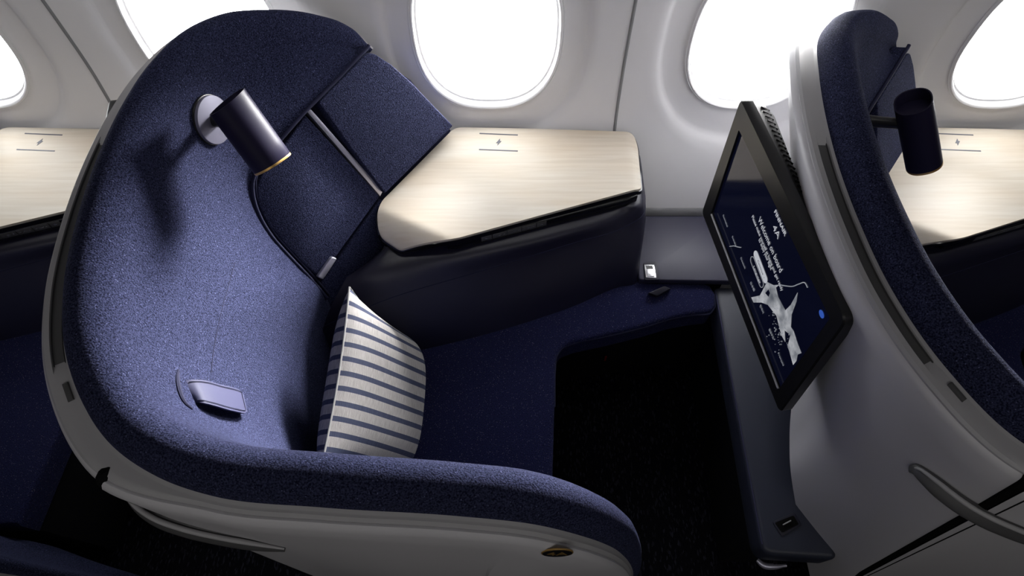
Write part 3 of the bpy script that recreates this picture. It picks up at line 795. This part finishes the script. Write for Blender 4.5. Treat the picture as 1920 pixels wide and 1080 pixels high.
def shade_ring(s, k, slant_t, slant_b):
    out = []
    for j in range(40):
        a = 2 * math.pi * j / 40
        ca, sa = math.cos(a), math.sin(a)
        rr = (abs(ca) ** 2.3 + abs(sa) ** 2.3) ** (-1 / 2.3)
        x, y = ca * rr * RX * k, sa * rr * RY * k
        o = s * Ln + slant_t * x + slant_b * y
        out.append(LT + ax * o + sd * x + fd * y)
    return out
rows = [shade_ring(s, 1.0, -0.12 * (1 - s) + 0.05 * s, 0) for s in (0, 0.02, 0.25, 0.5, 0.75, 0.965)]
rows += [shade_ring(0.97, 0.985, 0.05, 0), shade_ring(0.97, 0.9, 0.05, 0)]
rows += [shade_ring(s, 0.9, -0.12 * (1 - s) + 0.05 * s, 0) for s in (0.75, 0.5, 0.15)]
rows = [shade_ring(0.15, 0.02, -0.1, 0), shade_ring(0.15, 0.9, -0.10, 0), shade_ring(-0.0, 0.93, -0.12, 0)] + rows
from_bm('lamp_shade', grid_bm(rows, closed_v=True), M['lamp'], lamp)
rr_ = [shade_ring(0.968, 1.004, 0.05, 0), shade_ring(0.995, 1.002, 0.05, 0), shade_ring(1.0, 0.985, 0.05, 0), shade_ring(1.0, 0.90, 0.05, 0), shade_ring(0.97, 0.89, 0.05, 0)]
from_bm('shade_rim', grid_bm(rr_, closed_v=True), M['gold'], lamp)
from_bm('lamp_lens', slab_bm(shade_ring(0.975, 0.88, 0.05, 0), -ax * 0.004, 0), M['slot'], lamp, smooth=False)
nk0 = dc + bnrm * 0.001; nk1 = LT + ax * Ln * 0.36
from_bm('lamp_arm', tube_bm([nk0.lerp(nk1, s) for s in np.linspace(0, 1, 8)], [0.013, 0.0125, 0.011, 0.010, 0.010, 0.010, 0.010, 0.010], 16), M['black'], lamp)

# ------------------------------------------------------------------ monitor fixed to the back of the seat in front
mon = thing('seatback_monitor', 'tilted black touchscreen showing a welcome page right of the table', 'screen', (0.50, 0.68, 0.80), 'screens on seat backs')
TF, TN_, BF, BN = at(1388, 184, 1.13), at(1587, 601, 1.13), at(1318, 397, 0.815), at(1458, 775, 0.815)
mU = (TN_ - TF).normalized(); mV = (((BF + BN) - (TF + TN_)) / 2); mV = (mV - mU * mV.dot(mU)).normalized()
mN = mU.cross(mV).normalized()
if mN.x < 0: mN = -mN                  # mN points to the back of the screen
def mpl(off): return (TF + mN * off, mN)
def mp_(u, v, off=0.0): return at(u, v, plane=mpl(off))
def flat_pt(p): return p - mN * (p - TF).dot(mN)
outer = round_poly([flat_pt(p) for p in (TF, TN_, BN, BF)], [0.012, 0.02, 0.012, 0.012], 6)
inner = round_poly([mp_(u, v) for u, v in [(1385, 243), (1556, 597), (1460, 730), (1333, 400)]], 0.004, 6)
bm = bmesh.new()
def ringv(P): return [bm.verts.new(p) for p in P]
no = len(outer)
rings = [ringv([p + mN * 0.022 for p in outer]), ringv([p + mN * 0.003 for p in outer])]
oc = sum(outer, Vector()) / no
rings.append(ringv([p + (oc - p).normalized() * 0.003 for p in outer]))
rings.append(ringv(inner)); rings.append(ringv([p + mN * 0.006 for p in inner]))
for A_, B_ in zip(rings, rings[1:]):
    for j in range(no): bm.faces.new([A_[j], A_[(j+1) % no], B_[(j+1) % no], B_[j]])
bm.faces.new(rings[0])
from_bm('bezel', bm, M['black'], mon)
scr = from_bm('screen_glass', slab_bm([p + mN * 0.0055 for p in inner], mN * 0.002, 0), M['screen'], mon, smooth=False)
# grey plastic strip along the lower edge
from_bm('lower_rail', tube_bm([mp_(1334, 402, -0.001).lerp(mp_(1459, 728, -0.001), s) for s in np.linspace(0, 1, 12)], 0.0022, 8), M['band'], mon)
# housing behind
depth = [0.060, 0.022, 0.020, 0.045]
cor = [flat_pt(p) for p in (TF, TN_, BN, BF)]
fr_ = round_poly([p + (oc - p).normalized() * 0.005 + mN * 0.022 for p in cor], 0.012, 6)
bk_ = round_poly([p + (oc - p).normalized() * 0.030 + mN * d for p, d in zip(cor, depth)], 0.02, 6)
md_ = [(a * 0.35 + b_ * 0.65) + (a - oc).normalized() * 0.008 for a, b_ in zip(fr_, bk_)]
bm = grid_bm([fr_, md_, bk_], closed_v=True); 
bm.verts.ensure_lookup_table(); bm.faces.new([bm.verts[2 * no + j] for j in range(no)])
hous = from_bm('housing', bm, M['black'], mon)
HB = BVHTree.FromPolygons([tuple(v.co) for v in hous.data.vertices], [tuple(p.vertices) for p in hous.data.polygons])
# cooling slits along the top of the housing
bm = bmesh.new()
for k in range(30):
    s = k / 29
    a0 = TF.lerp(TN_, 0.05 + 0.72 * s) + mN * (0.034 - 0.006 * s) + Vector((0, 0, 0.05)); a1 = TF.lerp(TN_, 0.065 + 0.72 * s) + mN * (0.050 - 0.014 * s) + Vector((0, 0, 0.05))
    h0 = HB.ray_cast(a0, Vector((0, 0, -1))); h1 = HB.ray_cast(a1, Vector((0, 0, -1)))
    if h0[0] is None or h1[0] is None: continue
    tube_bm([h0[0], h1[0]], 0.0018, 6, bm=bm)
if len(bm.verts): from_bm('vent_slits', bm, M['groove'], hous)
# bracket wedge to the shell of the seat in front
wq = [TF.lerp(TN_, 0.30) + mN * 0.035 + Vector((0, 0, -0.02)), TF.lerp(TN_, 0.62) + mN * 0.02 + Vector((0, 0, -0.03)), Vector((0.553, 0.62, 1.07)), Vector((0.556, 0.80, 1.07))]
from_bm('mount', slab_bm(wq, (0, 0, -0.22), 0.003, 2), M['black'], mon)

# what the screen shows
def scr_pt(u, v): return mp_(u, v, 0.0045)
def stext(body, p, q, size, mt, bold=0.0, name='screen_text'):
    a, b_ = scr_pt(*p), scr_pt(*q)
    return text_obj(name, body, size, a, b_ - a, -mV, mt, scr, extrude=0.0001, width=(b_ - a).length, off=bold)
stext('FINNAIR', (1451, 397), (1471, 443), 0.0125, M['glyph'], 0.0002)
stext('4A', (1448, 427), (1458, 449), 0.020, M['glyph'], 0.0)
stext('Welcome on board', (1421, 413), (1462, 512), 0.020, M['glyph'])
stext('Please make yourself at home and get ready', (1409, 407), (1465, 546), 0.0125, M['glyph'])
stext('to enjoy your flight', (1422, 450), (1445, 507), 0.0125, M['glyph'])
def capsule(p, q, w, mt, name, hollow=False):
    a, b_ = scr_pt(*p), scr_pt(*q); d = (b_ - a).normalized(); n = mN.cross(d)
    P = [a + (d * -math.cos(t) + n * math.sin(t)) * w for t in np.linspace(-math.pi/2, math.pi/2, 12)] + \
        [b_ + (d * math.cos(t) + n * math.sin(t)) * w for t in np.linspace(math.pi/2, -math.pi/2, 12)]
    if hollow: return from_bm(name, tube_bm(P + [P[0]], 0.0006, 5), mt, scr)
    return from_bm(name, slab_bm(P, mN * 0.0006, 0), mt, scr, smooth=False)
capsule((1417, 478), (1434, 523), 0.0085, M['glyph'], 'screen_button')
capsule((1411, 489), (1427, 531), 0.0085, M['glyphdim'], 'screen_button', True)
stext('Continue  ›', (1420, 489), (1432, 522), 0.008, M['screen'])
stext('Language', (1412, 500), (1424, 531), 0.008, M['glyph'])
langs = [('Suomeksi', (1355, 404), (1363, 426)), ('Svenska', (1372, 444), (1379, 462)), ('Deutsch', (1388, 484), (1396, 504)), ('日本語', (1406, 530), (1413, 546)),
         ('한국어', (1424, 573), (1430, 588)), ('简体中文', (1441, 618), (1449, 636)), ('Français', (1458, 662), (1468, 686))]
for w_, p, q in langs: stext(w_, p, q, 0.008, M['glyphdim'])
art = [(95, 262), (150, 250), (195, 165), (235, 185), (275, 182), (250, 200), (265, 260), (310, 345), (345, 310), (388, 232), (380, 290), (350, 370), (345, 450), (362, 475), (390, 560), (412, 615), (388, 625), (380, 665), (360, 690), (335, 600), (325, 575), (343, 500), (305, 470), (310, 545), (285, 500), (255, 380), (200, 310), (160, 295), (110, 295)]
ap = [scr_pt(1380 + .296 * x, 480 + .296 * y) + mN * 0.0003 for x, y in art]
from_bm('screen_artwork', slab_bm(ap, mN * 0.0005, 0), M['aurora'], scr, smooth=False)
hole = [(185, 235), (205, 212), (214, 235), (205, 258)]
from_bm('screen_artwork', slab_bm([scr_pt(1380 + .296 * x, 480 + .296 * y) for x, y in hole], mN * 0.0006, 0), M['screen'], scr, smooth=False)
ln = [(275, 182), (320, 190), (360, 192), (400, 177), (438, 172), (452, 200)]
from_bm('screen_artwork', tube_bm([Vector(p) for p in cr([tuple(scr_pt(1380 + .296 * x, 480 + .296 * y)) for x, y in ln], 24)], 0.0009, 5), M['glyphdim'], scr)
ln = [(1368, 462), (1376, 461), (1383, 463), (1389, 464)]
from_bm('screen_artwork', tube_bm([scr_pt(*p) for p in ln], 0.0009, 5), M['glyphdim'], scr)
random.seed(4); bm = bmesh.new()
for k in range(60):
    x = random.gauss(265, 28); y = random.gauss(470, 60) + (x - 265) * 0.8
    c = scr_pt(1380 + .296 * x, 480 + .296 * y); s_ = random.uniform(0.0005, 0.0013)
    box_bm(c, mU * s_, mV * s_, mN * 0.0002, 0, bm=bm)
from_bm('screen_artwork', bm, M['glyphdim'], scr, smooth=False)
c = scr_pt(1540, 589)
from_bm('screen_dot', slab_bm([c + (mU * math.cos(2*math.pi*k/20) * 0.0075 + mV * math.sin(2*math.pi*k/20) * 0.006) for k in range(20)], mN * 0.0005, 0), M['glyphblue'], scr, smooth=False)

# ------------------------------------------------------------------ footrest, side shelf
foot = thing('footrest', 'narrow slate leather footrest bench beneath the tilted screen', 'footrest', (0.66, 0.55, 0.0))
fzz = 0.45
fpoly = round_poly([at(1338, 537, fzz), at(1430, 1040, fzz), Vector((0.735, 0.19, fzz)), Vector((0.735, 0.90, fzz))], [0.02, 0.03, 0.02, 0.02], 6)
pad_o = from_bm('footrest_pad', slab_bm(fpoly, (0, 0, -0.085), 0.016, 5), M['ottleather'], foot)
fl = [at(1340, 545, fzz).lerp(at(1428, 1020, fzz), s) + Vector((0.002, 0, -0.002)) for s in np.linspace(0, 1, 20)]
from_bm('stitched_edge', tube_bm(fl, 0.0016, 6), M['tab'], pad_o)
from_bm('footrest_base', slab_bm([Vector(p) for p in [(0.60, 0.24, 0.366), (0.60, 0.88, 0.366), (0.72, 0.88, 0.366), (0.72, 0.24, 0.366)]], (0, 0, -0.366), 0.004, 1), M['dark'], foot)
rc = round_poly([at(u, v, fzz + 0.003) for u, v in [(1448, 978), (1490, 960), (1504, 984), (1466, 1006)]], 0.006, 4)
rec = from_bm('belt_recess', slab_bm(rc, (0, 0, -0.006), 0.0015, 2), M['darktab'], foot)
rc2 = round_poly([at(u, v, fzz + 0.0045) for u, v in [(1453, 980), (1488, 966), (1498, 983), (1467, 999)]], 0.004, 4)
from_bm('recess_cup', slab_bm(rc2, (0, 0, -0.003), 0.0005, 1), M['groove'], rec)
from_bm('recess_highlight', tube_bm([at(1468, 984, fzz + 0.008), at(1483, 976, fzz + 0.008)], 0.0014, 6), M['band'], rec)  # pale bar standing in for the highlight in the recess
lv = [at(1420, 1050, 0.33), at(1430, 1059, 0.33), at(1450, 1062, 0.33), at(1474, 1060, 0.33)]
from_bm('release_lever', tube_bm([Vector(p) for p in cr([tuple(p) for p in lv], 16)], [0.004 + 0.004 * math.sin(math.pi * min(k / 15 + .1, .97)) for k in range(16)], 10), M['alu'], foot)
from_bm('lever_stem', tube_bm([at(1450, 1061, 0.33), Vector((0.66, 0.26, 0.33))], 0.006, 8), M['dark'], foot)

shelf = thing('side_shelf', 'flat slate leather shelf with steel buckle between console and screen', 'shelf', (0.48, 1.0, 0.40))
sz = 0.482
sp_ = round_poly([at(1197, 524, sz), at(1370, 527, sz), Vector((0.62, 0.90, sz)), Vector((0.62, 1.121, sz)), Vector((0.372, 1.121, sz))], [0.012, 0, 0.01, 0.004, 0.004], 4)
from_bm('shelf_pad', slab_bm(sp_, (0, 0, -0.022), 0.005, 3), M['shelfleather'], shelf)
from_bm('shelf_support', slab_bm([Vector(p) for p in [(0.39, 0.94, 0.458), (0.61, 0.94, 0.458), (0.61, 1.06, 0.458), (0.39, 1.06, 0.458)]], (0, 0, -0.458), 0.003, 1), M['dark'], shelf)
bq = [(1206, 492), (1231, 490), (1237, 524), (1209, 525)]
bp_ = from_bm('buckle_surround', slab_bm(round_poly([at(u, v, sz + 0.004) for u, v in bq], 0.006, 4), (0, 0, -0.006), 0.0012, 2), M['darktab'], shelf)
fr0 = from_bm('buckle_frame', slab_bm([at(u, v, sz + 0.007) for u, v in [(1208, 496), (1227, 496), (1231, 521), (1211, 520)]], (0, 0, -0.004), 0.0008, 2), M['steel'], bp_)
from_bm('buckle_slot', slab_bm([at(u, v, sz + 0.0078) for u, v in [(1211, 498), (1223, 498), (1225, 504), (1212, 504)]], (0, 0, -0.002), 0.0), M['slot'], bp_, smooth=False)
from_bm('buckle_button', slab_bm([at(u, v, sz + 0.0095) for u, v in [(1212, 505), (1225, 505), (1227, 518), (1214, 518)]], (0, 0, -0.004), 0.0008, 2), M['steel'], bp_)

# ------------------------------------------------------------------ striped pillow
pil = bpy.data.meshes.new('striped_pillow'); bm = bmesh.new(); uvl = bm.loops.layers.uv.new('UVMap')
PT_f, PT_n = at(655, 538, 0.775), at(603, 866, 0.765)
PB_f = at(798, 688, 0.485); PB_n = at(783, 890, 0.485)
pw = (PT_n - PT_f); pw_l = pw.length * 1.06
PB_f = Vector((-0.285, PT_f.y - 0.030, 0.468))
ph = (PB_f - PT_f)
pdir = pw.normalized(); hdir = (ph - pdir * ph.dot(pdir)); ph_l = 0.312; hdir.normalize()
pnorm = pdir.cross(hdir).normalized()
if pnorm.x < 0: pnorm = -pnorm
NU, NV = 44, 34
def pil_pt(a, b, side):
    # a along width 0..1 (far to near), b from top 0 to bottom 1
    x, y = 2 * a - 1, 2 * b - 1
    pin = 0.055
    px = a + pin * (0.5 - a) * (1 - abs(y) ** 2.2) * 0 + 0.0
    sx = 1 - 0.075 * (1 - y * y) * abs(x) ** 3; sy = 1 - 0.085 * (1 - x * x) * abs(y) ** 3
    th = 0.056 * (max(0, 1 - x ** 4) ** 0.55) * (max(0, 1 - y ** 4) ** 0.55)
    if side > 0:      # stuffing has sunk: the front is fullest low down
        g = (b / 0.70) ** 0.72 if b < 0.70 else max(0, (1 - b) / 0.30) ** 0.5
        th = 0.112 * g * (max(0, 1 - abs(x) ** 3.2) ** 0.6)
    return PT_f + pdir * (pw_l * (x * sx + 1) / 2) + hdir * (ph_l * (y * sy + 1) / 2) + pnorm * th * side
for side in (1, -1):
    V = [[bm.verts.new(pil_pt(i / NU, j / NV, side)) for j in range(NV + 1)] for i in range(NU + 1)]
    for i in range(NU):
        for j in range(NV):
            q = [(i, j), (i+1, j), (i+1, j+1), (i, j+1)]
            if side < 0: q = q[::-1]
            f = bm.faces.new([V[a][b] for a, b in q])
            for lp, (a, b) in zip(f.loops, q): lp[uvl].uv = (a / NU + (0.0 if side > 0 else 0.012), b / NV)
bmesh.ops.remove_doubles(bm, verts=bm.verts, dist=1e-5)
pillow = thing('pillow', 'grey and navy striped pillow leaning on the middle seat back', 'pillow', tuple(PT_f + pdir * pw_l / 2 + hdir * ph_l))
from_bm('pillow_cover', bm, M['stripe'], pillow)
edge = [pil_pt(a, 0, 0) for a in np.linspace(0, 1, 40)] + [pil_pt(1, b, 0) for b in np.linspace(0.03, 1, 30)] + [pil_pt(a, 1, 0) for a in np.linspace(0.97, 0, 40)] + [pil_pt(0, b, 0) for b in np.linspace(0.97, 0, 30)]
M['edgecloth'] = mat('pillow_edge_cloth', (0.22, 0.215, 0.21), 0.85)
from_bm('edge_seam', tube_bm(edge, 0.0022, 6, cap=False), M['edgecloth'], pillow)

# red tag far under the bridge
tagc = at(1135, 672, y=0.803)
from_bm('pull_tag', box_bm(tagc, (0.003, 0, 0), (0, 0.002, 0), (0, 0, 0.016), 0.0008), M['red'], seat)
# ------------------------------------------------------------------ neighbours fore and aft
copy_thing(seat, PITCH, 'navy wool cocoon seat at right, its grey back carrying the tilted screen')
copy_thing(seat, -PITCH, 'navy cocoon seat behind, cut off at the lower left corner')
copy_thing(console, PITCH, 'black leather console beyond the dark lamp at the right edge')
copy_thing(console, -PITCH, 'black leather console under the wood table at the left edge')
copy_thing(table, PITCH, 'pale wood table top at the right edge behind the dark lamp')
copy_thing(table, -PITCH, 'pale wood table top cut off by the left edge')
copy_thing(lamp, PITCH, 'black tube reading lamp at right in front of the right hand table')
copy_thing(mon, -PITCH + 0.025, 'dark screen corner peeking out behind the middle seat, above left table')
